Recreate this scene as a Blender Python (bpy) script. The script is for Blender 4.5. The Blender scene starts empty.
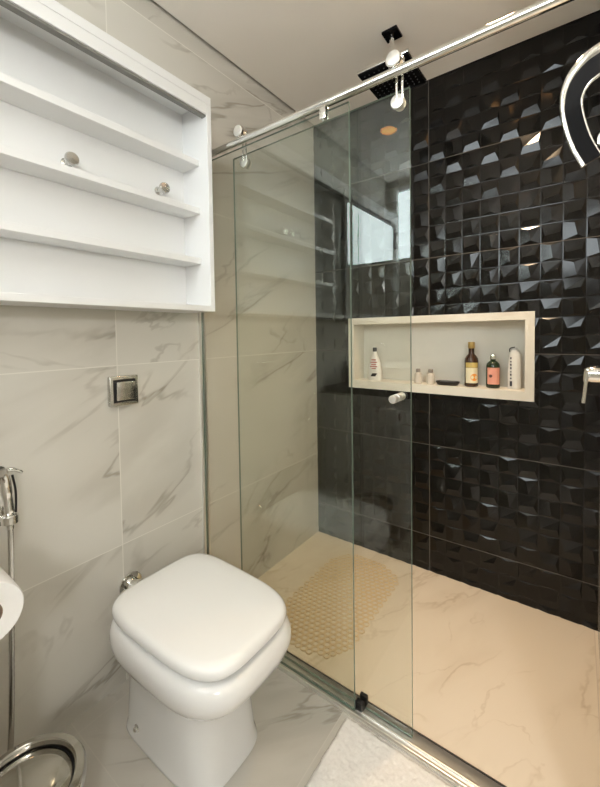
import bpy, bmesh, math, random
from mathutils import Vector, Matrix
random.seed(7)
S = bpy.context.scene
COL = S.collection
PI = math.pi

# ------------------------------------------------------------------ camera
cam = bpy.data.cameras.new('camera'); co = bpy.data.objects.new('camera', cam); COL.objects.link(co)
F, CY = 377.3026814, 347.2628818
YAW, PIT, ROL = 0.635209854, -0.0345214348, -0.0143671387
CP = Vector((1.22821615, -1.82772831, 1.16889745))
fw = Vector((-math.sin(YAW)*math.cos(PIT), math.cos(YAW)*math.cos(PIT), math.sin(PIT)))
r0 = Vector((math.cos(YAW), math.sin(YAW), 0)); u0 = r0.cross(fw)
c_, s_ = math.cos(ROL), math.sin(ROL)
rr = c_*r0 + s_*u0; uu = -s_*r0 + c_*u0
M = Matrix((rr, uu, -fw)).transposed().to_4x4(); M.translation = CP
co.matrix_world = M
cam.sensor_fit = 'HORIZONTAL'; cam.sensor_width = 36.0; cam.lens = F/600*36
cam.shift_y = (CY-393.5)/600; cam.clip_start = 0.02
S.camera = co

# ------------------------------------------------------------------ world, exposure
w = bpy.data.worlds.new('world'); S.world = w; w.use_nodes = True
w.node_tree.nodes['Background'].inputs[0].default_value = (.8, .82, .85, 1)
w.node_tree.nodes['Background'].inputs[1].default_value = 0.3
S.view_settings.view_transform = 'Standard'; S.view_settings.look = 'None'
S.view_settings.gamma = 1; S.view_settings.exposure = -1.97
S.cycles.max_bounces = 14; S.cycles.transparent_max_bounces = 16; S.cycles.glossy_bounces = 6
S.cycles.sample_clamp_indirect = 45
# light strengths, used by the lamps and the window further down
WINDOW_E = 34.0
SHOWER_SPOT = 28.0
VANITY_SPOT = 1.5
ROOM_SPOT = 1.2
WALL_LAMP = 150.0

# ------------------------------------------------------------------ materials
def nt(name):
    m = bpy.data.materials.new(name); m.use_nodes = True
    t = m.node_tree; return m, t, t.nodes['Principled BSDF']
def mat(name, col, rough=.5, metal=0, spec=.5, coat=0, var=0.0, scale=30, bump=0, bscale=200, ior=None):
    m, t, b = nt(name)
    b.inputs['Base Color'].default_value = (*col, 1)
    b.inputs['Roughness'].default_value = rough; b.inputs['Metallic'].default_value = metal
    b.inputs['Specular IOR Level'].default_value = spec
    b.inputs['Coat Weight'].default_value = coat
    if var or bump:
        tc = t.nodes.new('ShaderNodeTexCoord')
    if var:
        n = t.nodes.new('ShaderNodeTexNoise'); n.inputs['Scale'].default_value = scale
        t.links.new(tc.outputs['Object'], n.inputs['Vector'])
        mx = t.nodes.new('ShaderNodeMix'); mx.data_type = 'RGBA'
        mx.inputs[6].default_value = (*[c*(1-var) for c in col], 1); mx.inputs[7].default_value = (*[min(1, c*(1+var)) for c in col], 1)
        t.links.new(n.outputs['Fac'], mx.inputs[0]); t.links.new(mx.outputs[2], b.inputs['Base Color'])
    if bump:
        n2 = t.nodes.new('ShaderNodeTexNoise'); n2.inputs['Scale'].default_value = bscale
        t.links.new(tc.outputs['Object'], n2.inputs['Vector'])
        bp = t.nodes.new('ShaderNodeBump'); bp.inputs['Strength'].default_value = bump; bp.inputs['Distance'].default_value = .002
        t.links.new(n2.outputs['Fac'], bp.inputs['Height']); t.links.new(bp.outputs[0], b.inputs['Normal'])
    return m
def emis(name, col, st):
    m, t, b = nt(name); b.inputs['Base Color'].default_value = (*col, 1)
    b.inputs['Emission Color'].default_value = (*col, 1); b.inputs['Emission Strength'].default_value = st
    return m
class G:
    """small node helper"""
    def __init__(s, t): s.t = t
    def val(s, sock, v):
        if isinstance(v, (int, float)): sock.default_value = v
        elif isinstance(v, tuple): sock.default_value = v
        else: s.t.links.new(v, sock)
    def m(s, op, a, b=0.0, c=None):
        n = s.t.nodes.new('ShaderNodeMath'); n.operation = op
        s.val(n.inputs[0], a); s.val(n.inputs[1], b)
        if c is not None: s.val(n.inputs[2], c)
        return n.outputs[0]
    def xyz(s, x, y, z):
        n = s.t.nodes.new('ShaderNodeCombineXYZ')
        for i, v in enumerate((x, y, z)): s.val(n.inputs[i], v)
        return n.outputs[0]
    def noise(s, v, sc, det=4, rough=.55, dist=0):
        n = s.t.nodes.new('ShaderNodeTexNoise'); s.val(n.inputs['Vector'], v)
        n.inputs['Scale'].default_value = sc; n.inputs['Detail'].default_value = det
        n.inputs['Roughness'].default_value = rough; n.inputs['Distortion'].default_value = dist
        return n.outputs['Fac']
    def mix(s, f, a, b):
        n = s.t.nodes.new('ShaderNodeMix'); n.data_type = 'RGBA'
        s.val(n.inputs[0], f); s.val(n.inputs[6], a if not isinstance(a, tuple) else (*a, 1)); s.val(n.inputs[7], b if not isinstance(b, tuple) else (*b, 1))
        return n.outputs[2]
    def ramp(s, f, lo, hi):
        n = s.t.nodes.new('ShaderNodeMapRange'); n.interpolation_type = 'SMOOTHSTEP'
        s.val(n.inputs[0], f); n.inputs[1].default_value = lo; n.inputs[2].default_value = hi
        return n.outputs[0]
def marble(name, axes, tile, off, base, vein, grout, ang=.5, rough=.12, vs=1.0, seed=0.0, groutw=.0012, veinamt=.75, cloud=.5):
    m, t, b = nt(name); g = G(t)
    tc = t.nodes.new('ShaderNodeTexCoord'); sp = t.nodes.new('ShaderNodeSeparateXYZ')
    t.links.new(tc.outputs['Object'], sp.inputs[0])
    a, c = sp.outputs[axes[0]], sp.outputs[axes[1]]
    U = g.m('DIVIDE', g.m('SUBTRACT', a, off[0]), tile[0]); V = g.m('DIVIDE', g.m('SUBTRACT', c, off[1]), tile[1])
    iu, iv = g.m('FLOOR', U), g.m('FLOOR', V)
    du = g.m('MULTIPLY', g.m('SUBTRACT', .5, g.m('ABSOLUTE', g.m('SUBTRACT', g.m('FRACT', U), .5))), tile[0])
    dv = g.m('MULTIPLY', g.m('SUBTRACT', .5, g.m('ABSOLUTE', g.m('SUBTRACT', g.m('FRACT', V), .5))), tile[1])
    gm = g.m('LESS_THAN', g.m('MINIMUM', du, dv), groutw)
    # vein coordinates: rotated, stretched along the vein direction, shifted per tile
    ca, sa = math.cos(ang), math.sin(ang)
    p = g.m('ADD', g.m('MULTIPLY', a, ca), g.m('MULTIPLY', c, sa))
    q = g.m('SUBTRACT', g.m('MULTIPLY', c, ca), g.m('MULTIPLY', a, sa))
    zz = g.m('ADD', g.m('ADD', g.m('MULTIPLY', iu, 3.7), g.m('MULTIPLY', iv, 1.9)), seed)
    v1 = g.xyz(g.m('MULTIPLY', p, 1.0*vs), g.m('MULTIPLY', q, 3.6*vs), zz)
    n1 = g.noise(v1, .8, 5, .5, .45)
    v2 = g.xyz(g.m('MULTIPLY', p, 2.1*vs), g.m('MULTIPLY', q, 4.2*vs), g.m('ADD', zz, 11.0))
    n2 = g.noise(v2, .7, 5, .5, .5)
    veins1 = g.m('SUBTRACT', 1.0, g.ramp(g.m('ABSOLUTE', g.m('SUBTRACT', n1, .5)), .0, .016))
    veins2 = g.m('SUBTRACT', 1.0, g.ramp(g.m('ABSOLUTE', g.m('SUBTRACT', n2, .47)), .0, .012))
    halo = g.m('SUBTRACT', 1.0, g.ramp(g.m('ABSOLUTE', g.m('SUBTRACT', n1, .53)), .0, .13))
    gate = g.ramp(g.noise(v2, .6, 2), .42, .62)
    gate2 = g.ramp(g.noise(v1, 1.7, 2), .46, .64)
    vv = g.m('ADD', g.m('MULTIPLY', g.m('MULTIPLY', veins1, gate), .60), g.m('MULTIPLY', g.m('MULTIPLY', veins2, gate2), .42))
    vv = g.m('MINIMUM', g.m('ADD', vv, g.m('MULTIPLY', g.m('MULTIPLY', halo, gate), .32*cloud)), 1.0)
    colr = g.mix(g.m('MULTIPLY', vv, veinamt), base, vein)
    colr = g.mix(gm, colr, grout)
    t.links.new(colr, b.inputs['Base Color'])
    b.inputs['Roughness'].default_value = rough
    g.val(b.inputs['Roughness'], g.m('ADD', g.m('MULTIPLY', gm, .5), rough))
    return m
def glass_mat(name, tint):
    """thin architectural glass: transparent + mirror reflection weighted by the Schlick curve"""
    m = bpy.data.materials.new(name); m.use_nodes = True; t = m.node_tree; t.nodes.clear(); g = G(t)
    out = t.nodes.new('ShaderNodeOutputMaterial')
    geo = t.nodes.new('ShaderNodeNewGeometry')
    d = t.nodes.new('ShaderNodeVectorMath'); d.operation = 'DOT_PRODUCT'
    t.links.new(geo.outputs['Normal'], d.inputs[0]); t.links.new(geo.outputs['Incoming'], d.inputs[1])
    k = g.m('POWER', g.m('SUBTRACT', 1.0, g.m('ABSOLUTE', d.outputs['Value'])), 5.0)
    f = g.m('ADD', g.m('MULTIPLY', k, .94), .042)
    tr = t.nodes.new('ShaderNodeBsdfTransparent'); tr.inputs[0].default_value = (*tint, 1)
    gl = t.nodes.new('ShaderNodeBsdfGlossy'); gl.inputs['Roughness'].default_value = 0.0; gl.inputs[0].default_value = (.95, 1, .97, 1)
    mx = t.nodes.new('ShaderNodeMixShader'); t.links.new(f, mx.inputs[0])
    t.links.new(tr.outputs[0], mx.inputs[1]); t.links.new(gl.outputs[0], mx.inputs[2]); t.links.new(mx.outputs[0], out.inputs[0])
    return m

WALL_BASE = (.65, .625, .56)
M_wall_l = marble('marble_wall_tile', (1, 2), (1.2, .604), (-1.184, -.134), WALL_BASE, (.30, .265, .21), (.71, .685, .615), ang=.42, vs=.95, seed=2.3, groutw=.0016, veinamt=.9, cloud=.9)
M_wall_x = marble('marble_wall_tile_cross', (0, 2), (1.2, .604), (.35, -.134), WALL_BASE, (.30, .265, .21), (.71, .685, .615), ang=.42, vs=.95, seed=5.3, groutw=.0016, veinamt=.9, cloud=.9)
M_floor = marble('marble_floor_tile', (0, 1), (.604, 1.2), (.05, -1.36), (.56, .535, .48), (.30, .27, .22), (.55, .52, .46), ang=.75, vs=1.5, seed=8.1, veinamt=.9, cloud=.9)
M_floor_s = marble('marble_floor_lit_warm', (0, 1), (1.3, 1.2), (-.01, -1.1), (.80, .70, .565), (.45, .33, .19), (.6, .5, .4), ang=1.2, vs=1.5, seed=4.6, veinamt=.55, cloud=.8, rough=.16)  # same floor marble, base paler and warmer to carry the warm lamp light
M_ceil = mat('ceiling_paint', (.93, .885, .82), .85, var=.02, scale=3)
M_gap = mat('ceiling_gap_shade', (.16, .15, .13), .9, var=.05)  # dark colour stands for the shade inside the ceiling gap
M_black = mat('black_relief_tile', (.006, .0056, .0052), .13, spec=.34, var=.15, scale=8)
M_blackgrout = mat('tile_grout', (.12, .105, .09), .7, var=.1)
M_white = mat('white_lacquer', (.83, .83, .82), .32, var=.015, scale=4)
M_track = mat('grey_track', (.22, .215, .195), .5, var=.05)
M_ceramic = mat('white_ceramic', (.80, .80, .785), .08, spec=.5, coat=.3, var=.01, scale=5)
M_seat = mat('white_seat_plastic', (.85, .85, .835), .16, var=.01, scale=5)
M_chrome = mat('chrome', (.80, .79, .76), .07, metal=1, var=.02)
M_steel = mat('brushed_steel', (.62, .61, .58), .2, metal=1, var=.05, scale=60)
M_bin = mat('dark_polished_steel', (.50, .485, .45), .1, metal=1, var=.05, scale=40)
M_alu = mat('polished_aluminium', (.86, .85, .82), .38, metal=1, var=.04, scale=40)
M_bplastic = mat('black_plastic', (.012, .012, .013), .3, var=.1)
M_bgloss = mat('black_gloss', (.006, .006, .007), .10, spec=.15, var=.1)
M_glass = glass_mat('clear_glass', (.95, .962, .945))
M_gedge = mat('glass_edge', (.16, .215, .18), .15, var=.1)
M_niche = mat('cream_stone', (.80, .765, .68), .3, var=.03, scale=12)
M_rug = mat('white_pile', (.80, .775, .74), .95, var=.08, scale=160, bump=.3, bscale=500)
M_mat = mat('beige_bath_mat', (.70, .53, .32), .4, var=.08, scale=40)
M_paper = mat('tissue_paper', (.86, .85, .83), .9, var=.02, scale=80, bump=.1, bscale=400)
M_card = mat('cardboard', (.25, .18, .12), .8, var=.1)
M_mirror = mat('mirror_silver', (.92, .93, .92), .01, metal=1, var=.005)
M_counter = mat('dark_counter_stone', (.10, .095, .09), .2, var=.3, scale=90)

# ------------------------------------------------------------------ mesh helpers
def box(bm, lo, hi, bev=0, seg=2, mi=0):
    r = bmesh.ops.create_cube(bm, size=1)
    vs = r['verts']
    for v in vs:
        v.co = Vector([(lo[i]+hi[i])/2 + v.co[i]*(hi[i]-lo[i]) for i in range(3)])
    fs = {f for v in vs for f in v.link_faces}
    for f in fs: f.material_index = mi
    if bev:
        es = list({e for v in vs for e in v.link_edges})
        bmesh.ops.bevel(bm, geom=es, offset=bev, segments=seg, affect='EDGES', profile=.5)
    return bm
def frame_of(d):
    d = d.normalized(); a = Vector((0, 0, 1)) if abs(d.z) < .9 else Vector((1, 0, 0))
    x = a.cross(d).normalized(); return x, d.cross(x)
def rings(bm, loops, cap0=True, cap1=True, closed=False, mi=0):
    """bridge a list of equally long vertex loops"""
    L = [[bm.verts.new(p) for p in lp] for lp in loops]; n = len(L[0]); fs = []
    for a, b in list(zip(L, L[1:])) + ([(L[-1], L[0])] if closed else []):
        for i in range(n): fs.append(bm.faces.new((a[i], a[(i+1) % n], b[(i+1) % n], b[i])))
    if not closed:
        if cap0: fs.append(bm.faces.new(L[0][::-1]))
        if cap1: fs.append(bm.faces.new(L[-1]))
    for f in fs: f.material_index = mi
    return bm
def lathe(bm, prof, o=(0, 0, 0), d=(0, 0, 1), n=32, mi=0, cap0=True, cap1=True):
    """profile of (radius, height) spun about axis d through o"""
    o = Vector(o); d = Vector(d).normalized(); x, y = frame_of(d)
    return rings(bm, [[o + d*h + (x*math.cos(2*PI*i/n) + y*math.sin(2*PI*i/n))*max(r, 1e-4) for i in range(n)] for r, h in prof], cap0, cap1, mi=mi)
def cyl(bm, a, b, r, n=24, bev=0, mi=0):
    a, b = Vector(a), Vector(b); h = (b-a).length
    pr = [(r, 0), (r, h)] if not bev else [(r-bev, 0), (r-.3*bev, .3*bev), (r, bev), (r, h-bev), (r-.3*bev, h-.3*bev), (r-bev, h)]
    return lathe(bm, pr, a, b-a, n, mi)
def tube(bm, pts, r, n=12, mi=0, closed=False):
    pts = [Vector(p) for p in pts]; lp = []
    x = None
    for i, p in enumerate(pts):
        if closed: d = pts[(i+1) % len(pts)] - pts[i-1]
        else: d = pts[min(i+1, len(pts)-1)] - pts[max(i-1, 0)]
        d.normalize()
        if x is None: x, y = frame_of(d)
        x = (x - d*x.dot(d)).normalized(); y = d.cross(x)
        ri = r[i] if isinstance(r, (list, tuple)) else r
        lp.append([p + (x*math.cos(2*PI*k/n) + y*math.sin(2*PI*k/n))*ri for k in range(n)])
    return rings(bm, lp, closed=closed, mi=mi)
def smooth_path(ctrl, k=8):
    P = [Vector(c) for c in ctrl]; P = [P[0]*2-P[1]] + P + [P[-1]*2-P[-2]]; out = []
    for i in range(1, len(P)-2):
        for j in range(k):
            t = j/k
            out.append(.5*((2*P[i]) + (P[i+1]-P[i-1])*t + (2*P[i-1]-5*P[i]+4*P[i+1]-P[i+2])*t*t + (3*P[i]-P[i-1]-3*P[i+1]+P[i+2])*t**3))
    out.append(P[-2]); return out
def torus(bm, o, R, r, axis=(0, 0, 1), n=16, k=6):
    o = Vector(o); x, y = frame_of(Vector(axis)); d = Vector(axis).normalized(); lp = []
    for i in range(n):
        a = 2*PI*i/n; e = x*math.cos(a) + y*math.sin(a)
        lp.append([o + e*(R + r*math.cos(2*PI*j/k)) + d*r*math.sin(2*PI*j/k) for j in range(k)])
    return rings(bm, lp, closed=True)
def new(): return bmesh.new()
def obj(name, bm, mats, parent=None, smooth=30, loc=None):
    bmesh.ops.recalc_face_normals(bm, faces=bm.faces[:])
    me = bpy.data.meshes.new(name); bm.to_mesh(me); bm.free()
    for m in (mats if isinstance(mats, (list, tuple)) else [mats]): me.materials.append(m)
    if smooth:
        for p in me.polygons: p.use_smooth = True
        me.set_sharp_from_angle(angle=math.radians(smooth))
    o = bpy.data.objects.new(name, me); COL.objects.link(o)
    if loc is not None: o.location = loc
    if parent is not None:
        o.parent = parent
        if parent.type == 'EMPTY' or True: o.matrix_parent_inverse = parent.matrix_world.inverted() if loc is None else Matrix()
    return o
def tag(o, label, cat, group=None):
    o['label'] = label; o['category'] = cat
    if group: o['group'] = group
    return o
def thing(name, label, cat, loc=(0, 0, 0), group=None):
    o = bpy.data.objects.new(name, None); COL.objects.link(o); o.location = loc; o.matrix_world = Matrix.Translation(loc)
    o.empty_display_size = .05
    return tag(o, label, cat, group)
def part_label(o, l): o['label'] = l; return o
def struct(name, bm, mats, smooth=0):
    o = obj(name, bm, mats, None, smooth); o['kind'] = 'structure'; return o

# ------------------------------------------------------------------ the room
H = 2.35; RW = 1.30; REAR = -2.63; FAR = 2.35; BEND = -.90; YT = -.835
bm = new(); box(bm, (-.12, REAR-.12, -.1), (0, .16, H+.1)); struct('wall_left', bm, M_wall_l)
bm = new(); box(bm, (RW, BEND, -.1), (FAR+.12, .16, H+.1)); struct('wall_right', bm, M_wall_x)
bm = new(); box(bm, (FAR, REAR-.12, -.1), (FAR+.12, BEND, H+.1)); struct('wall_side', bm, M_wall_l)
# rear wall with its high window opening
WX0, WX1, WZ0, WZ1 = .06, 1.15, 1.72, 2.29
bm = new()
for lo, hi in (((0, -.1), (WX0, H+.1)), ((WX1, -.1), (FAR, H+.1)), ((WX0, -.1), (WX1, WZ0)), ((WX0, WZ1), (WX1, H+.1))):
    box(bm, (lo[0], REAR-.12, lo[1]), (hi[0], REAR, hi[1]))
struct('wall_rear', bm, M_wall_x)
bm = new(); box(bm, (0, REAR, -.1), (RW, YT, 0)); box(bm, (RW, REAR, -.1), (FAR, BEND, 0)); struct('floor', bm, M_floor)
bm = new(); box(bm, (0, YT, -.1), (RW, 0, 0)); struct('floor_shower', bm, M_floor_s)
# ceiling with a narrow shadow gap along the walls
bm = new(); gp = .014
box(bm, (gp, REAR, H), (RW-gp, -.006, H+.03)); box(bm, (RW-gp, REAR, H), (FAR, BEND-gp, H+.03))
struct('ceiling', bm, M_ceil)
bm = new(); box(bm, (0, REAR, H+.03), (FAR, .0, H+.1)); struct('trim_1', bm, M_gap)
# window
bm = new()
t_ = .025
for lo, hi in (((WX0, WZ0), (WX1, WZ0+t_)), ((WX0, WZ1-t_), (WX1, WZ1)), ((WX0, WZ0+t_), (WX0+t_, WZ1-t_)), ((WX1-t_, WZ0+t_), (WX1, WZ1-t_))):
    box(bm, (lo[0], REAR-.07, lo[1]), (hi[0], REAR+.004, hi[1]), .003)
win = struct('window_1', bm, M_white)
bm = new(); box(bm, (WX0+t_, REAR-.05, WZ0+t_), (WX1-t_, REAR-.044, WZ1-t_))
obj('pane', bm, emis('frosted_daylit_pane', (.88, .96, 1.0), WINDOW_E), win, 0)

# ---- black relief wall with the niche opening
NX0, NX1, NZ0, NZ1 = .2, 1.085, .876, 1.25        # outer edge of the niche frame
NX0 = .220; FRW = .034
IX0, IX1, IZ0, IZ1 = NX0+FRW, NX1-FRW, NZ0+.040, NZ1-FRW
CW, CHT, CX0, CZ0 = .0748, .0748, .653, .1762
bm = new()
def cell(x0, z0, horiz, rnd):
    g = .0026
    a, b, c, d = (x0+g, z0+g), (x0+CW-g, z0+g), (x0+CW-g, z0+CHT-g), (x0+g, z0+CHT-g)
    h = .0055*(.92+.16*rnd.random()); e = .0002
    off = (.42 if horiz else .5) + rnd.uniform(-.06, .06); sk = rnd.uniform(-.02, .12); i0, i1 = rnd.uniform(.10, .24), rnd.uniform(.10, .24)
    sk = (1 if horiz else -1)*rnd.uniform(.02, .07)
    if horiz: p, q = (x0+CW*i0, z0+CHT*(off-sk)), (x0+CW*(1-i1), z0+CHT*(off+sk))
    else: p, q = (x0+CW*(off-sk), z0+CHT*i0), (x0+CW*(off+sk), z0+CHT*(1-i1))
    hp, hq = e+(h-e)*(off-sk)/off, e+(h-e)*(off+sk)/off     # keeps the larger facet flat
    V = lambda t, y: bm.verts.new((t[0], -y, t[1]))
    A, B, Cc, D = [V(k, e) for k in (a, b, c, d)]; P, Q = V(p, hp), V(q, hq)
    if horiz: fs = [(A, B, Q, P), (P, Q, Cc, D), (B, Cc, Q), (D, A, P)]
    else: fs = [(A, P, Q, D), (P, B, Cc, Q), (A, B, P), (Q, Cc, D)]
    for f in fs:
        if len(f) == 4: bm.faces.new((f[0], f[1], f[2])); bm.faces.new((f[0], f[2], f[3]))
        else: bm.faces.new(f)
    # bevelled skirt down to the groove
    Z = [V(k, 0) for k in ((x0, z0), (x0+CW, z0), (x0+CW, z0+CHT), (x0, z0+CHT))]
    T = [A, B, Cc, D]
    for i in range(4): bm.faces.new((Z[i], Z[(i+1) % 4], T[(i+1) % 4], T[i]))
rnd = random.Random(21)
for i in range(-9, 9):
    for j in range(-3, 30):
        cell(CX0+i*CW, CZ0+j*CHT, (i+j) % 2 == 0, rnd)
for pc, no in (((0, 0, 0), (-1, 0, 0)), ((RW, 0, 0), (1, 0, 0)), ((0, 0, 0), (0, 0, -1)), ((0, 0, H), (0, 0, 1))):
    bmesh.ops.bisect_plane(bm, geom=bm.verts[:]+bm.edges[:]+bm.faces[:], plane_co=pc, plane_no=no, clear_outer=True)
mgn = .012
for pc, no in (((NX0+mgn, 0, 0), (1, 0, 0)), ((NX1-mgn, 0, 0), (1, 0, 0)), ((0, 0, NZ0+mgn), (0, 0, 1)), ((0, 0, NZ1-mgn), (0, 0, 1))):
    bmesh.ops.bisect_plane(bm, geom=bm.verts[:]+bm.edges[:]+bm.faces[:], plane_co=pc, plane_no=no)
kill = [f for f in bm.faces if NX0+mgn < f.calc_center_median().x < NX1-mgn and NZ0+mgn < f.calc_center_median().z < NZ1-mgn]
bmesh.ops.delete(bm, geom=kill, context='FACES')
# wall body around the opening
hx0, hx1, hz0, hz1 = NX0+mgn, NX1-mgn, NZ0+mgn, NZ1-mgn
for lo, hi in (((0, -.1), (hx0, H+.1)), ((hx1, -.1), (RW, H+.1)), ((hx0, -.1), (hx1, hz0)), ((hx0, hz1), (hx1, H+.1))):
    box(bm, (lo[0], .0022, lo[1]), (hi[0], .16, hi[1]))
box(bm, (hx0, .13, hz0), (hx1, .16, hz1))
# grout lines between the large tiles
gw = .0011
for z in (.1762, .625, 1.0738, 1.5226, 1.9714):
    for xa, xb in (((0, RW),) if not NZ0 < z < NZ1 else ((0, NX0+.005), (NX1-.005, RW))):
        box(bm, (xa, -.0012, z-gw), (xb, .002, z+gw), mi=1)
for za, zb in ((0, NZ0+.005), (NZ1-.005, H)): box(bm, (CX0-gw, -.0012, za), (CX0+gw, .002, zb), mi=1)
o = obj('wall_back', bm, [M_black, M_blackgrout], None, 0); o['kind'] = 'structure'

# ------------------------------------------------------------------ recessed niche
nich = thing('wall_niche', 'long cream stone niche let into the black relief wall, holding toiletries', 'niche', (.65, 0, NZ0))
bm = new(); yo = -.013
for lo, hi in (((NX0, NZ0), (NX1, IZ0)), ((NX0, IZ1), (NX1, NZ1)), ((NX0, IZ0), (IX0, IZ1)), ((IX1, IZ0), (NX1, IZ1))):
    box(bm, (lo[0], yo, lo[1]), (hi[0], .0, hi[1]))
bmesh.ops.remove_doubles(bm, verts=bm.verts[:], dist=1e-5)
obj('front_frame', bm, M_niche, nich)
ND = .105; tk = .012
bm = new(); box(bm, (IX0-tk, 0, IZ0-tk), (IX1+tk, ND+tk, IZ0)); obj('bottom_slab', bm, M_niche, nich)
bm = new(); box(bm, (IX0-tk, 0, IZ1), (IX1+tk, ND+tk, IZ1+tk)); obj('top_slab', bm, M_niche, nich)
for xa in (IX0-tk, IX1):
    bm = new(); box(bm, (xa, 0, IZ0), (xa+tk, ND+tk, IZ1)); obj('side_slab', bm, M_niche, nich)
bm = new(); box(bm, (IX0, ND, IZ0), (IX1, ND+tk, IZ1)); obj('back_panel', bm, M_niche, nich)

# ---- toiletries on the niche ledge
LZ = IZ0
def arc_patch(bm, o, r, z0, z1, a0, a1, n=14):
    lp = []
    for i in range(n+1):
        a = a0+(a1-a0)*i/n
        lp.append((o[0]+r*math.cos(a), o[1]+r*math.sin(a)))
    for i in range(n):
        (x0, y0), (x1, y1) = lp[i], lp[i+1]
        vs = [bm.verts.new(p) for p in ((x0, y0, z0), (x1, y1, z0), (x1, y1, z1), (x0, y0, z1))]
        bm.faces.new(vs)
    bmesh.ops.remove_doubles(bm, verts=bm.verts[:], dist=1e-6)
    return bm
def disc_patch(bm, o, r, zc, rad, ac, n=20):
    c = bm.verts.new((o[0]+r*math.cos(ac), o[1]+r*math.sin(ac), zc)); ring = []
    for i in range(n):
        t = 2*PI*i/n; a = ac + rad*math.cos(t)/r
        ring.append(bm.verts.new((o[0]+r*math.cos(a), o[1]+r*math.sin(a), zc+rad*math.sin(t))))
    for i in range(n): bm.faces.new((c, ring[i], ring[(i+1) % n]))
    return bm
CA = -PI/2 + .28          # labels turn towards the room
# tall amber bottle
p = (.832, .045, LZ); t = thing('oil_bottle', 'tall dark amber bottle with gold cap and cream label in the niche', 'bottle', p)
bm = new(); lathe(bm, [(.024, 0), (.0285, .003), (.0295, .008), (.0295, .118), (.028, .130), (.021, .142), (.014, .150), (.0125, .156), (.0125, .176)], p, n=36)
obj('body', bm, mat('amber_glass', (.035, .014, .006), .06, spec=.6, var=.1), t)
bm = new(); lathe(bm, [(.0135, .176), (.0145, .178), (.0145, .203), (.0135, .206)], p); obj('cap', bm, mat('gold_cap', (.45, .30, .10), .3, metal=.6, var=.05), t)
bm = new(); arc_patch(bm, p, .0300, LZ+.018, LZ+.088, CA-1.0, CA+1.0); lb = obj('label', bm, mat('cream_label', (.78, .72, .52), .5, var=.04), t)
bm = new(); arc_patch(bm, p, .0300, LZ+.089, LZ+.112, CA-1.0, CA+1.0); part_label(obj('label', bm, mat('gold_green_label', (.52, .40, .12), .5, var=.25, scale=60), t), 'gold upper label band')
bm = new(); disc_patch(bm, p, .0304, LZ+.045, .0165, CA+.35); obj('orange_emblem', bm, mat('orange_print', (.80, .30, .03), .5, var=.08), lb)
# shorter green bottle
p = (.922, .047, LZ); t = thing('lotion_bottle', 'short dark green bottle with coral pink label and silver cap in the niche', 'bottle', p)
bm = new(); lathe(bm, [(.024, 0), (.0275, .003), (.0285, .007), (.0285, .095), (.026, .108), (.018, .118), (.011, .122), (.011, .130)], p, n=36)
obj('body', bm, mat('green_glass', (.012, .028, .010), .07, spec=.6, var=.1), t)
bm = new(); lathe(bm, [(.012, .129), (.0125, .131), (.0125, .143), (.011, .149), (.006, .153), (.001, .154)], p); obj('cap', bm, M_chrome, t)
bm = new(); arc_patch(bm, p, .0290, LZ+.018, LZ+.092, CA-1.0, CA+1.0); lb = obj('label', bm, mat('coral_label', (.80, .36, .27), .5, var=.06), t)
bm = new(); disc_patch(bm, p, .0294, LZ+.055, .007, CA-.45); obj('emblem', bm, mat('dark_print', (.12, .05, .04), .5, var=.1), lb)
# white squeeze tube
p = (1.005, .05, LZ); t = thing('lotion_tube', 'tall white pump bottle with dark vertical print at the right end of the niche', 'bottle', p)
lp = []
for h, a, b, sh in ((0, .022, .016, 0), (.004, .025, .018, 0), (.05, .026, .019, .0), (.11, .025, .0185, .001), (.15, .022, .017, .003), (.165, .0185, .015, .002), (.172, .014, .012, .0)):
    lp.append([Vector((p[0]+sh+a*math.cos(2*PI*i/28), p[1]+b*math.sin(2*PI*i/28), LZ+h)) for i in range(28)])
bm = new(); rings(bm, lp); obj('body', bm, mat('white_bottle', (.82, .81, .77), .3, var=.02), t)
bm = new(); lathe(bm, [(.013, .171), (.013, .178), (.010, .183), (.001, .185)], p); hd = obj('cap', bm, mat('white_cap', (.74, .73, .70), .3, var=.02), t)
bm = new(); tube(bm, smooth_path([(p[0]-.016, p[1]-.012, LZ+.163), (p[0]-.014, p[1]-.014, LZ+.178), (p[0]+.004, p[1]-.013, LZ+.184)], 5), .0022, 8); obj('clip', bm, M_bplastic, hd)
bm = new()
for k in range(7):
    z = LZ+.045+k*.0145; hh = (.006, .009, .005, .008, .009, .006, .008)[k]
    arc_patch(bm, (p[0]-.004, p[1]), .0205+.0006, z, z+hh, CA-.75, CA-.45, 3)
obj('print', bm, mat('navy_print', (.03, .035, .06), .5, var=.1), t)
bm = new(); arc_patch(bm, (p[0]-.004, p[1]), .0211, LZ+.014, LZ+.036, CA-.8, CA-.35, 4); obj('logo_patch', bm, bpy.data.materials['navy_print'], t)
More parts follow.
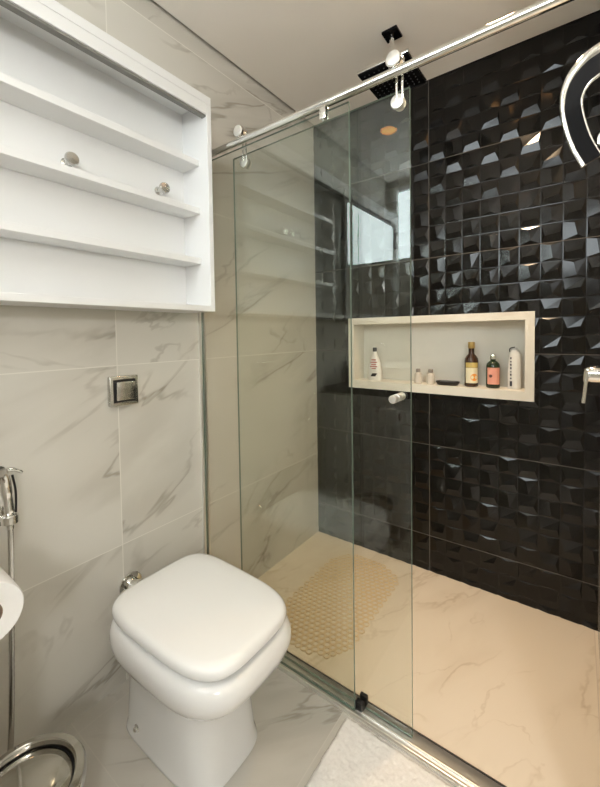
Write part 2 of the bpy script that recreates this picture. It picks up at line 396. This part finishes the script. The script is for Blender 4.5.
# white bottle seen through the door
p = (.348, .045, LZ); t = thing('shampoo_bottle', 'white tapered bottle with red and black print at the left end of the niche', 'bottle', p)
lp = []
for h, a, b in ((0, .034, .021), (.004, .038, .023), (.06, .037, .0235), (.10, .029, .021), (.13, .017, .015), (.145, .011, .011), (.155, .010, .010)):
    lp.append([Vector((p[0]+a*math.cos(2*PI*i/28), p[1]+b*math.sin(2*PI*i/28), LZ+h)) for i in range(28)])
bm = new(); rings(bm, lp); obj('body', bm, bpy.data.materials['white_bottle'], t)
bm = new(); lathe(bm, [(.010, .154), (.011, .156), (.011, .172), (.009, .176)], p); obj('cap', bm, mat('black_cap', (.03, .03, .03), .4, var=.1), t)
bm = new()
for k, (z, w_) in enumerate(((.108, .012), (.095, .018), (.083, .014), (.072, .020), (.062, .012))): box(bm, (p[0]-w_+.003, p[1]-.0235, LZ+z), (p[0]+w_+.003, p[1]-.0205+.002*(z > .09), LZ+z+.005))
obj('print', bm, mat('red_print', (.45, .10, .08), .5, var=.1), t)
bm = new()
for k in range(4): box(bm, (p[0]-.014+k*.003, p[1]-.0236, LZ+.022+k*.004), (p[0]+.012+k*.003, p[1]-.020, LZ+.027+k*.004))
obj('logo_mark', bm, bpy.data.materials['black_cap'], t)
# two little clear bottles
M_clear = mat('clear_plastic', (.60, .56, .49), .15, var=.05); M_greycap = mat('grey_cap', (.30, .27, .24), .4, var=.05)
for x, l in ((.585, 'small clear travel bottle with grey cap, left of the pair in the niche'), (.647, 'small clear travel bottle with grey cap beside the black soap dish')):
    p = (x, .04, LZ); t = thing('travel_bottle', l, 'bottle', p, 'small clear bottles in the niche')
    bm = new(); lathe(bm, [(.016, 0), (.0185, .003), (.0185, .040), (.0165, .048), (.009, .054), (.008, .057)], p, n=24); obj('body', bm, M_clear, t)
    bm = new(); lathe(bm, [(.0105, .056), (.011, .057), (.011, .070), (.009, .073)], p, n=20); obj('cap', bm, M_greycap, t)
# soap dish
t = thing('soap_dish', 'low black oval soap dish on the niche ledge beside the amber bottle', 'dish', (.727, .04, LZ))
bm = new()
def ell(cx, cy, z, a, b, n=36, e=2.6):
    r = []
    for i in range(n):
        q = 2*PI*i/n; c, s = math.cos(q), math.sin(q)
        r.append(Vector((cx+a*math.copysign(abs(c)**(2/e), c), cy+b*math.copysign(abs(s)**(2/e), s), z)))
    return r
rings(bm, [ell(.727, .04, LZ, .044, .022), ell(.727, .04, LZ+.004, .048, .026), ell(.727, .04, LZ+.016, .055, .030), ell(.727, .04, LZ+.018, .055, .030), ell(.727, .04, LZ+.017, .052, .027), ell(.727, .04, LZ+.008, .046, .022)])
obj('tray', bm, M_bplastic, t)
bm = new(); rings(bm, [ell(.727, .04, LZ+.0085, .034, .016), ell(.727, .04, LZ+.012, .037, .018), ell(.727, .04, LZ+.018, .034, .016), ell(.727, .04, LZ+.020, .026, .011)]); obj('insert', bm, mat('dark_grey_insert', (.06, .06, .06), .35, var=.1), t)

# ------------------------------------------------------------------ shower enclosure
def pane(name, x0, x1, y0, y1, z0, z1, parent):
    bm = new(); box(bm, (x0, y0, z0), (x1, y1, z1))
    for f in bm.faces: f.material_index = 0 if abs(f.normal.y) > .9 else 1
    return obj(name, bm, [M_glass, M_gedge], parent, 0)
FY0, FY1 = -.839, -.831
fx = thing('fixed_glass_panel', 'fixed clear glass shower panel fastened to the marble wall, left of the sliding door', 'shower panel', (.35, -.835, .012))
pane('glass_sheet', .006, .686, FY0, FY1, .012, 1.842, fx)
bm = new(); box(bm, (0, -.848, .012), (.004, -.822, 1.842)); box(bm, (.004, -.848, .012), (.012, -.8405, 1.842)); box(bm, (.004, -.8295, .012), (.012, -.822, 1.842))
obj('wall_channel', bm, M_alu, fx)
DY0, DY1 = -.809, -.801; DX0, DX1, DZ0, DZ1 = .176, .856, .008, 1.832
dr = thing('sliding_glass_door', 'clear glass sliding shower door hung from the chrome rail on rollers', 'shower door', (.5, -.805, DZ0))
pane('glass_sheet', DX0, DX1, DY0, DY1, DZ0, DZ1, dr)
RZ, RY, RR = 1.8655, -.838, .0125
for x in (.243, .826):
    bm = new(); yf, yb = RY-.011, RY+.011
    lathe(bm, [(.0205, 0), (.0215, .001), (.0215, .005), (.0195, .009), (.0195, .013), (.0215, .017), (.0215, .021), (.0205, .022)], (x, yf, RZ+RR+.0195), (0, 1, 0), 32)
    rl = obj('roller', bm, M_chrome, dr)
    bm = new(); cyl(bm, (x, yf-.003, RZ+RR+.0195), (x, yf+.004, RZ+RR+.0195), .0185, 32, .0015); obj('roller_cap', bm, M_alu, rl)
    bm = new()
    for dx in (-.0, .016): box(bm, (x+dx-.003, -.825, 1.80), (x+dx+.003, -.8215, RZ+RR+.024), .001)
    box(bm, (x-.008, -.828, RZ+RR+.012), (x+.022, -.821, RZ+RR+.027), .001)
    obj('hanger', bm, M_chrome, dr)
    bm = new(); cyl(bm, (x, -.8225, 1.799), (x, -.8092, 1.799), .019, 32, .002); cyl(bm, (x, -.8008, 1.799), (x, -.794, 1.799), .016, 28, .002)
    obj('glass_bolt', bm, M_alu, dr)
bm = new(); kx, kz = .818, .985
lathe(bm, [(.0105, 0), (.0115, .002), (.0115, .010), (.0075, .011), (.0075, .017), (.0115, .018), (.0115, .036), (.0095, .039)], (kx, DY0, kz), (0, -1, 0), 28)
lathe(bm, [(.0105, 0), (.0115, .002), (.0115, .025), (.0095, .028)], (kx, DY1, kz), (0, 1, 0), 28)
obj('knob', bm, M_alu, dr)
rail = thing('shower_rail', 'polished chrome tube rail running across the top of the shower glass', 'rail', (.64, RY, RZ))
bm = new(); cyl(bm, (.004, RY, RZ), (RW-.001, RY, RZ), RR, 28); obj('tube', bm, M_chrome, rail)
for x, s in ((0.0005, 1), (RW-.0005, -1)):
    bm = new(); cyl(bm, (x, RY, RZ), (x+s*.008, RY, RZ), .021, 28, .002); obj('wall_flange', bm, M_chrome, rail)
for x in (.04, .60):
    bm = new(); box(bm, (x-.011, RY-.0075, RZ-.045), (x+.011, -.8395, RZ-.008), .0015); box(bm, (x-.011, -.8305, RZ-.045), (x+.011, RY+.0125, RZ-.008), .0015)
    obj('glass_clamp', bm, M_chrome, rail)
tr = thing('floor_track', 'low polished aluminium threshold track under the shower glass', 'track', (.64, -.82, 0))
bm = new(); box(bm, (.0, -.85, 0), (RW, -.785, .006), .001); box(bm, (.0, -.85, .006), (RW, -.8415, .016), .002); box(bm, (.0, -.8285, .006), (RW, -.822, .012), .001)
obj('profile', bm, M_alu, tr)
bm = new(); box(bm, (0, -.785, 0), (RW, -.782, .009)); obj('rubber_seal', bm, mat('dark_rubber', (.05, .042, .035), .7, var=.2), tr)
bm = new(); box(bm, (.683, -.8285, .006), (.708, -.8105, .034), .003); box(bm, (.683, -.7995, .006), (.708, -.786, .034), .003); box(bm, (.683, -.8285, .006), (.708, -.786, .013), .002)
part_label(obj('door_guide', bm, M_bplastic, tr), 'black plastic door guide')

# ------------------------------------------------------------------ rain shower
hx, hy, hz = .627, -.371, 2.178
t = thing('rain_shower_head', 'square black rain shower head hanging from the ceiling on a chrome arm', 'shower head', (hx, hy, H))
bm = new(); box(bm, (hx-.031, hy-.031, H-.010), (hx+.031, hy+.031, H), .002); obj('ceiling_plate', bm, M_bgloss, t)
bm = new(); cyl(bm, (hx, hy, hz+.010), (hx, hy, H-.008), .0095); lathe(bm, [(.016, .010), (.018, .013), (.018, .03), (.011, .036)], (hx, hy, hz)); obj('arm', bm, M_chrome, t)
hs = .103
bm = new(); box(bm, (hx-hs, hy-hs, hz-.001), (hx+hs, hy+hs, hz+.011), .002); part_label(obj('plate', bm, M_chrome, t), 'chrome backing plate')
bm = new(); box(bm, (hx-hs+.003, hy-hs+.003, hz-.006), (hx+hs-.003, hy+hs-.003, hz-.001), .001)
sp = obj('spray_face', bm, M_bgloss, t)
bm = new()
for i in range(9):
    for j in range(9): lathe(bm, [(.0028, 0), (.002, .0025)], (hx-.08+i*.02, hy-.08+j*.02, hz-.0058), (0, 0, -1), 8)
o = obj('nozzle', bm, M_bplastic, sp); o['kind'] = 'stuff'

# ------------------------------------------------------------------ fittings on the right wall
my, mz = -.50, 1.045
t = thing('shower_mixer', 'chrome shower mixer with a lever pointing down at the right edge', 'tap', (RW, my, mz))
bm = new(); cyl(bm, (RW, my, mz), (RW-.016, my, mz), .038, 36, .002); obj('wall_plate', bm, M_chrome, t)
bm = new(); lathe(bm, [(.024, -.006), (.024, .022), (.022, .028), (.001, .030)], (RW-.020, my, mz), (-1, 0, 0), 32); obj('body', bm, M_chrome, t)
bm = new(); tube(bm, smooth_path([(RW-.040, my, mz+.014), (RW-.050, my, mz+.008), (RW-.053, my, mz-.025), (RW-.058, my, mz-.082)], 6), [.009]*6+[.0065]*6+[.0042]*7, 14); obj('lever', bm, M_chrome, t)
# open-ended ring on the return wall beside the camera
t = thing('towel_ring', 'open chrome ring with a glossy black band, cut by the upper right edge', 'towel ring', (1.36, BEND, 1.62))
ctl = [(1.246, 1.472), (1.232, 1.504), (1.222, 1.538), (1.2155, 1.574), (1.217, 1.600), (1.226, 1.621), (1.239, 1.634), (1.256, 1.643), (1.289, 1.651), (1.326, 1.648), (1.352, 1.63)]
ry = -.96
P = smooth_path([(x, ry, z) for x, z in ctl], 6)
lo, hi_, sec = [], [], []
for i, q in enumerate(P):
    d = (P[min(i+1, len(P)-1)] - P[max(i-1, 0)]).normalized(); nrm = Vector((-d.z, 0, d.x)); hw = .0135 + .007*min(1, max(0, (i/(len(P)-1)-.35)/.3))
    lo.append(q - nrm*hw); hi_.append(q + nrm*hw)
    sec.append([q-nrm*hw+Vector((0, -.004, 0)), q+nrm*hw+Vector((0, -.004, 0)), q+nrm*hw+Vector((0, .004, 0)), q-nrm*hw+Vector((0, .004, 0))])
bm = new(); rings(bm, sec); part_label(obj('band', bm, M_bgloss, t), 'glossy black band')
for e_, rad in ((lo, .0030), (hi_, .0046)):
    bm = new(); tube(bm, e_, [rad*(1+(1.1 if rad > .004 else .3)*min(1, max(0, (k/(len(e_)-1)-.3)/.4))) for k in range(len(e_))], 12); obj('rim', bm, M_chrome, t)
bm = new(); tube(bm, smooth_path([(1.352, ry, 1.63), (1.362, ry+.01, 1.625), (1.366, BEND-.001, 1.62)], 6), .010, 16); cyl(bm, (1.366, BEND-.010, 1.62), (1.366, BEND, 1.62), .026, 28, .002); obj('arm', bm, M_chrome, t)
bm = new(); tube(bm, [(1.366, BEND-.03, 1.615), (1.35, -.945, 1.56), (1.30, -.955, 1.51), (1.284, -.956, 1.507)], .006, 12)
lathe(bm, [(.012, 0), (.0195, .003), (.0205, .010), (.0195, .017), (.012, .020)], (1.272, -.966, 1.506), (0, 1, 0), 28); obj('knob', bm, M_chrome, t)

# ------------------------------------------------------------------ open wall cabinet over the toilet
CY1, CY0, CD, CB, CT = -.888, -2.47, .150, 1.257, 2.027
bt = .02
cb = thing('wall_cabinet', 'long white open-shelved cabinet hung on the marble wall above the toilet', 'cabinet', (0, (CY0+CY1)/2, CB))
def cpart(name, lo, hi, m=M_white, bev=.0012, parent=None):
    bm = new(); box(bm, lo, hi, bev, 1); return obj(name, bm, m, parent or cb)
cpart('back_panel', (0, CY0+bt, CB+bt), (.008, CY1-bt, CT-bt), bev=0)
cpart('side_panel', (0, CY1-bt, CB), (CD, CY1, CT)); cpart('side_panel', (0, CY0, CB), (CD, CY0+bt, CT))
cpart('bottom_panel', (0, CY0+bt, CB), (CD, CY1-bt, CB+bt)); cpart('top_panel', (0, CY0+bt, CT-bt), (CD-.012, CY1-bt, CT))
cpart('fascia', (CD-.012, CY0+bt, CT-.066), (CD, CY1-bt, CT)); cpart('fascia_step', (CD-.0, CY0+.004, CT-.03), (CD+.0015, CY1-.003, CT-.003))
part_label(cpart('door_track', (CD-.026, CY0+bt, CT-.0725), (CD-.006, CY1-bt, CT-.066), M_track, 0), 'grey sliding door track')
DVY = -1.70
cpart('divider', (.008, DVY-.02, CB+bt), (.104, DVY, CT-.08))
for zf in (1.812, 1.639, 1.456):
    cpart('shelf', (.008, DVY, zf-.022), (.102, CY1-bt, zf))
d_ = cpart('mirror_door', (.122, -2.445, CB+bt+.002), (.134, -1.80, CT-.074), M_white)
bm = new(); box(bm, (.134, -2.435, CB+bt+.014), (.1365, -1.815, CT-.092)); obj('mirror', bm, M_mirror, d_, 0)
for y, z in ((-1.322, 1.682), (-1.018, 1.690)):
    bm = new(); lathe(bm, [(.015, 0), (.015, .003), (.0085, .006), (.0075, .022), (.013, .028), (.0185, .033), (.0195, .041), (.017, .046), (.001, .047)], (.008, y, z), (1, 0, .06), 28)
    obj('peg', bm, M_steel, cb)

# ------------------------------------------------------------------ toilet
TY = -1.149
def sq(x0, x1, hw, z, nf=3.6, nb=5.0, n=64, tz=0):
    cx, a = (x0+x1)/2, (x1-x0)/2; out = []
    for i in range(n):
        q = 2*PI*i/n; c, s = math.cos(q), math.sin(q); e = nf if c > 0 else nb
        x = cx + a*math.copysign(abs(c)**(2/e), c)
        hy = hw*(1 - .08*max(0, (x-.25)/.38)**1.5)
        out.append(Vector((x, TY + hy*math.copysign(abs(s)**(2/e), s), z + tz*(x-cx))))
    return out
wc = thing('toilet', 'white ceramic toilet with closed rounded-square lid beside the glass shower', 'toilet', (.33, TY, 0))
bm = new()
rings(bm, [sq(.130, .500, .126, 0, 3.8, 7), sq(.128, .503, .129, .004, 3.8, 7), sq(.129, .501, .128, .012, 3.8, 7), sq(.133, .494, .124, .03, 3.8, 7), sq(.136, .482, .121, .14, 3.5, 6), sq(.138, .480, .121, .19, 3.2, 6),
 sq(.137, .488, .126, .215, 3.2, 5.5), sq(.135, .510, .140, .236, 3.3, 5), sq(.132, .546, .160, .254, 3.4, 4.8), sq(.129, .582, .177, .276, 3.5, 4.6), sq(.126, .604, .188, .302, 3.6, 4.4), sq(.125, .612, .192, .326, 3.6, 4.4), sq(.126, .611, .190, .346, 3.6, 4.4), sq(.128, .604, .184, .358, 3.6, 4.4), sq(.132, .597, .177, .364, 3.6, 4.4), sq(.140, .588, .170, .366, 3.6, 4.4)])
obj('bowl', bm, M_ceramic, wc, 50)
bm = new()
rings(bm, [sq(0.1400, 0.5720, 0.1600, 0.3660, 4.0, 5.0), sq(0.1340, 0.5810, 0.1660, 0.3680, 4.0, 5.0), sq(0.1340, 0.5810, 0.1660, 0.3750, 4.0, 5.0), sq(0.1400, 0.5740, 0.1610, 0.3770, 4.0, 5.0)])
obj('seat', bm, M_seat, wc, 50)
bm = new()
rings(bm, [sq(0.1400, 0.5840, 0.1670, 0.3775, 4.0, 5.0), sq(0.1310, 0.5940, 0.1750, 0.3795, 4.0, 5.0), sq(0.1290, 0.5970, 0.1770, 0.3850, 4.0, 5.0), sq(0.1290, 0.5970, 0.1770, 0.3950, 4.0, 5.0), sq(0.1320, 0.5940, 0.1740, 0.4030, 4.0, 5.0), sq(0.1390, 0.5860, 0.1680, 0.4090, 4.0, 5.0), sq(0.1520, 0.5720, 0.1570, 0.4125, 4.0, 5.0), sq(0.2000, 0.5220, 0.1140, 0.4150, 4.0, 5.0), sq(0.3000, 0.4420, 0.0390, 0.4160, 4.0, 5.0)])
obj('lid', bm, M_seat, wc, 50)
for y in (-1, 1):
    bm = new(); cyl(bm, (.118, TY+y*.075, .381), (.118, TY+y*.075+.028*y, .381), .011, 20, .002); box(bm, (.112, TY+y*.075-.010, .366), (.134, TY+y*.075+.010, .383), .002); obj('hinge', bm, M_chrome, wc)
for s_ in (-1, 1):
    bm = new(); yb = TY+s_*.1232
    lathe(bm, [(.011, 0), (.011, .002), (.0075, .003), (.0065, .009), (.003, .011), (.0005, .0115)], (.218, yb, .045), (0, s_, -.05), 20)
    obj('bolt_cap', bm, M_chrome, wc)
# chrome flush inlet between wall and bowl
bm = new(); iz = .325; TY_ = TY; TY = TY-.014
cyl(bm, (.0005, TY-.0, iz), (.008, TY-.0, iz), .040, 36, .003); cyl(bm, (.006, TY, iz), (.118, TY, iz), .024, 32)
lathe(bm, [(.028, 0), (.034, .004), (.034, .024), (.028, .028)], (.098, TY, iz), (1, 0, 0), 32); lathe(bm, [(.03, 0), (.034, .003), (.034, .014), (.03, .017)], (.05, TY, iz), (1, 0, 0), 32)
obj('flush_inlet', bm, M_chrome, wc); TY = TY_

# wall flush plate
t = thing('flush_plate', 'square chrome flush button plate on the marble wall under the cabinet', 'flush plate', (0, -1.17, .99))
bm = new(); box(bm, (0, -1.220, .941), (.018, -1.121, 1.040), .005, 3); obj('cover', bm, M_steel, t)
bm = new(); box(bm, (.0175, -1.208, .953), (.0192, -1.133, 1.028), .0005, 1); obj('gap', bm, M_bplastic, t)
bm = new(); box(bm, (.019, -1.201, .960), (.026, -1.140, 1.021), .002)
for v in bm.verts: v.co.x += (v.co.z-.99)*.06+.002 if v.co.x > .0205 else 0
part_label(obj('button', bm, M_steel, t), 'tilted square push button')

# ------------------------------------------------------------------ hand bidet sprayer
t = thing('bidet_sprayer', 'chrome hand sprayer with its hose on the marble wall at the left edge', 'sprayer', (0, -1.5, .70))
bm = new(); cyl(bm, (0, -1.512, .70), (.008, -1.512, .70), .026, 28, .002); box(bm, (.006, -1.519, .693), (.03, -1.505, .707), .002); lathe(bm, [(.016, 0), (.019, .003), (.019, .022), (.016, .025)], (.045, -1.502, .688), (0, 0, 1), 24); obj('holder', bm, M_chrome, t)
bm = new(); tube(bm, smooth_path([(.045, -1.502, .675), (.045, -1.503, .72), (.046, -1.507, .77), (.052, -1.513, .81), (.068, -1.523, .838), (.09, -1.532, .842)], 6), [.0085]*6+[.011]*6+[.0125]*6+[.0125]*6+[.012]*6+[.014], 16); obj('handle', bm, M_chrome, t)
bm = new(); tube(bm, smooth_path([(.05, -1.505, .832), (.046, -1.488, .826), (.040, -1.470, .813)], 5), [.006]*5+[.0045]*5+[.003], 10); obj('trigger', bm, M_chrome, t)
bm = new(); tube(bm, smooth_path([(.05, -1.495, .815), (.050, -1.489, .77), (.049, -1.490, .715)], 6), .0028, 8); part_label(obj('grip_insert', bm, M_bplastic, t), 'dark grip strip')
pts = smooth_path([(.045, -1.502, .676), (.044, -1.503, .60), (.043, -1.508, .40), (.043, -1.515, .20), (.040, -1.522, .08), (.022, -1.530, .045), (.002, -1.535, .045)], 24)
bm = new(); tube(bm, pts, [.0064+.0006*(i % 2) for i in range(len(pts))], 12); obj('hose', bm, M_steel, t)

# ------------------------------------------------------------------ vanity (left of the frame; seen in the glass) with its paper holder
VY = -1.705
t = thing('vanity_cabinet', 'white vanity cabinet against the marble wall behind the toilet paper', 'cabinet', (.25, -2.18, 0))
bm = new(); box(bm, (.001, REAR+.01, .12), (.50, VY, .82), .002); obj('body', bm, M_white, t)
for k in range(2):
    bm = new(); y0 = REAR+.015+k*.435; box(bm, (.50, y0, .125), (.518, y0+.43, .815), .002); d_ = obj('door', bm, M_white, t)
    bm = new(); box(bm, (.518, y0+.2, .74), (.53, y0+.26, .752), .003); obj('handle', bm, M_chrome, d_)
bm = new(); box(bm, (.03, REAR+.03, 0), (.44, VY-.02, .12)); obj('plinth', bm, M_track, t)
t = obj('countertop', (lambda b: box(b, (0, REAR+.005, .82), (.525, VY+.003, .855), .003))(new()), M_counter)
tag(t, 'dark stone countertop on the white vanity, mirrored in the shower glass', 'countertop')
t = thing('wash_basin', 'white oval vessel basin standing on the dark countertop', 'basin', (.27, -2.2, .855))
bm = new(); rings(bm, [ell(.27, -2.2, .855, .12, .17), ell(.27, -2.2, .88, .16, .21), ell(.27, -2.2, .955, .18, .235), ell(.27, -2.2, .96, .175, .23), ell(.27, -2.2, .955, .17, .225), ell(.27, -2.2, .89, .14, .19), ell(.27, -2.2, .875, .05, .06)]); obj('bowl', bm, M_ceramic, t, 50)
bm = new(); cyl(bm, (.27, -2.2, .8755), (.27, -2.2, .880), .022); obj('drain', bm, M_chrome, t)
t = thing('basin_tap', 'chrome single-spout tap behind the vessel basin', 'tap', (.055, -2.2, .855))
bm = new(); tube(bm, smooth_path([(.055, -2.2, .855), (.055, -2.2, 1.05), (.075, -2.2, 1.09), (.13, -2.2, 1.095), (.17, -2.2, 1.07)], 6), .012, 16); obj('spout', bm, M_chrome, t)
bm = new(); box(bm, (.045, -2.165, 1.03), (.065, -2.188, 1.04), .002); tube(bm, [(.055, -2.188, 1.035), (.055, -2.14, 1.06)], .006); obj('lever', bm, M_chrome, t)
for k, (x, y, h_, l) in enumerate(((.10, -1.83, .15, 'tallest dark bottle on the vanity countertop'), (.17, -1.86, .11, 'middle dark bottle on the vanity countertop'), (.09, -1.92, .13, 'dark bottle on the countertop nearest the basin'))):
    b_ = thing('vanity_bottle', l, 'bottle', (x, y, .855), 'bottles on the vanity')
    bm = new(); lathe(bm, [(.024, 0), (.027, .003), (.027, h_*.65), (.012, h_*.8), (.011, h_*.85)], (x, y, .855), n=28); obj('body', bm, bpy.data.materials['amber_glass'] if k != 1 else bpy.data.materials['white_bottle'], b_)
    bm = new(); cyl(bm, (x, y, .855+h_*.84), (x, y, .855+h_), .013, 24, .002); obj('cap', bm, M_bplastic, b_)
# paper holder and roll on the vanity side
PX, PY, PZ = .435, -1.658, .742
t = thing('paper_holder', 'chrome toilet paper holder on the side of the vanity', 'paper holder', (.33, VY, PZ))
bm = new(); cyl(bm, (.355, VY+.0005, PZ), (.355, VY+.009, PZ), .022, 28, .002); tube(bm, smooth_path([(.355, VY+.006, PZ), (.355, PY-.02, PZ), (.360, PY-.004, PZ), (.375, PY, PZ), (.470, PY, PZ)], 6), .0066, 14); obj('arm', bm, M_chrome, t)
t = thing('toilet_paper_roll', 'white toilet paper roll at the left edge, above the chrome bin', 'toilet roll', (PX, PY, PZ))
bm = new(); rings(bm, [[Vector((PX+xx, PY+rad*math.cos(2*PI*i/48), PZ-.012+rad*math.sin(2*PI*i/48))) for i in range(48)] for xx, rad in ((-.048, .021), (-.048, .049), (-.045, .051), (.045, .051), (.048, .049), (.048, .021))], closed=True)
obj('paper', bm, M_paper, t, 40)
bm = new(); rings(bm, [[Vector((PX+xx, PY+rad*math.cos(2*PI*i/32), PZ-.012+rad*math.sin(2*PI*i/32))) for i in range(32)] for xx, rad in ((-.049, .0195), (-.049, .0208), (.049, .0208), (.049, .0195))], closed=True)
obj('core', bm, M_card, t, 40)

# ------------------------------------------------------------------ chrome bin
BX, BY, BR, BH = .356, -1.587, .111, .266
t = thing('waste_bin', 'round chrome waste bin with swing lid on the floor, bottom left corner', 'bin', (BX, BY, 0))
bm = new(); lathe(bm, [(BR-.012, 0), (BR-.006, .002), (BR-.006, .008), (BR-.009, .012), (BR-.007, BH-.01), (BR-.007, BH)], (BX, BY, 0), n=64); obj('body', bm, M_bin, t, 40)
bm = new(); lathe(bm, [(BR-.006, 0), (BR, .003), (BR, .018), (BR-.004, .024), (BR-.018, .028), (BR-.021, .024), (BR-.021, .0)], (BX, BY, BH-.008), n=64, cap0=False, cap1=False); obj('rim', bm, M_bin, t, 40)
bm = new(); lathe(bm, [(BR-.0215, 0), (BR-.0215, .006), (BR-.026, .010)], (BX, BY, BH-.004), n=64, cap0=False, cap1=False); obj('lid_gap_shade', bm, M_bplastic, t, 40)  # black ring painted in for the shaded gap between rim and lid
bm = new(); lathe(bm, [(BR-.024, .0), (BR-.026, .006), (BR-.04, .012), (BR-.06, .016), (BR-.085, .018), (.001, .0185)], (BX, BY, BH-.001), n=64); obj('swing_lid', bm, M_bin, t, 40)

# ------------------------------------------------------------------ bath mats
bm = new(); pr = .0125; x0, x1, y0, y1, rc = .205, .575, -.745, -.085, .15
cells = 0; row = 0; y = y0+pr
while y < y1-pr+.001:
    x = x0+pr+(row % 2)*pr
    while x < x1-pr+.001:
        ax, ay = max(x0+rc-x, x-(x1-rc), 0), max(y0+rc-y, y-(y1-rc), 0)
        if math.hypot(ax, ay) < rc-pr*.6:
            torus(bm, (x, y, .0030), pr-.0012, .0027, n=12, k=5); cells += 1
        x += 2*pr
    y += pr*1.74; row += 1
o = obj('shower_mat', bm, M_mat, None, 60); tag(o, 'beige openwork rubber bath mat with rounded ends on the shower floor', 'bath mat')
bm = new(); rx0, rx1, ry0, ry1 = .672, 1.24, -1.75, -.862; st = .0045
nx, ny = int((rx1-rx0)/st), int((ry1-ry0)/st); rnd = random.Random(3); gv = []
for j in range(ny+1):
    r_ = []
    for i in range(nx+1):
        ed = min(i, nx-i, j, ny-j)
        z = .016+rnd.uniform(-.0016, .0016) if ed > 1 else (.010 if ed == 1 else .0)
        jit = .0018 if ed else .003
        r_.append(bm.verts.new((rx0+i*st+rnd.uniform(-jit, jit), ry0+j*st+min(0, rnd.uniform(-jit, jit)) if j == ny else ry0+j*st+rnd.uniform(-jit, jit), z)))
    gv.append(r_)
for j in range(ny):
    for i in range(nx): bm.faces.new((gv[j][i], gv[j][i+1], gv[j+1][i+1], gv[j+1][i]))
o = obj('bath_rug', bm, M_rug, None, 180); tag(o, 'white fluffy bath rug on the floor in front of the shower', 'rug')

# ------------------------------------------------------------------ lamps
def downlight(x, y, l, e, col):
    t = thing('downlight', l, 'ceiling lamp', (x, y, H))
    bm = new(); lathe(bm, [(.046, .0), (.060, .0), (.060, .003), (.055, .006), (.047, .006), (.046, .0)], (x, y, H-.0065), n=40, cap0=False, cap1=False); obj('trim_ring', bm, M_white, t)
    bm = new(); lathe(bm, [(.0465, 0), (.001, .0)], (x, y, H-.003), n=40, cap0=False, cap1=False)
    obj('lens', bm, emis('warm_lens', (1, .50, .18), 22.0), t)
    L = bpy.data.lights.new('downlight_lamp', 'AREA'); L.shape = 'DISK'; L.size = .085; L.energy = e; L.color = col; L.spread = math.radians(105)
    lo = bpy.data.objects.new('lamp', L); COL.objects.link(lo); lo.location = (0, 0, -.009); lo.parent = t
downlight(1.0, -.42, 'recessed warm downlight in the ceiling over the shower', SHOWER_SPOT, (1, .72, .45))
downlight(.33, -1.90, 'recessed warm downlight in the ceiling above the vanity', VANITY_SPOT, (1, .62, .32))
downlight(1.55, -1.75, 'recessed downlight in the ceiling at the room entrance', ROOM_SPOT, (1, .93, .84))
t = thing('wall_lamp', 'round white glass wall lamp on the rear wall right of the window', 'wall lamp', (1.98, REAR, 1.66))
bm = new(); cyl(bm, (1.98, REAR, 1.66), (1.98, REAR+.012, 1.66), .05, 32, .003); cyl(bm, (1.98, REAR+.01, 1.66), (1.98, REAR+.05, 1.66), .012); obj('bracket', bm, M_chrome, t)
bm = new(); bmesh.ops.create_uvsphere(bm, u_segments=32, v_segments=16, radius=.07, matrix=Matrix.Translation((1.98, REAR+.115, 1.66))); obj('globe', bm, emis('lit_opal_glass', (.97, .98, 1), WALL_LAMP/(4*PI*PI*.07*.07)), t)
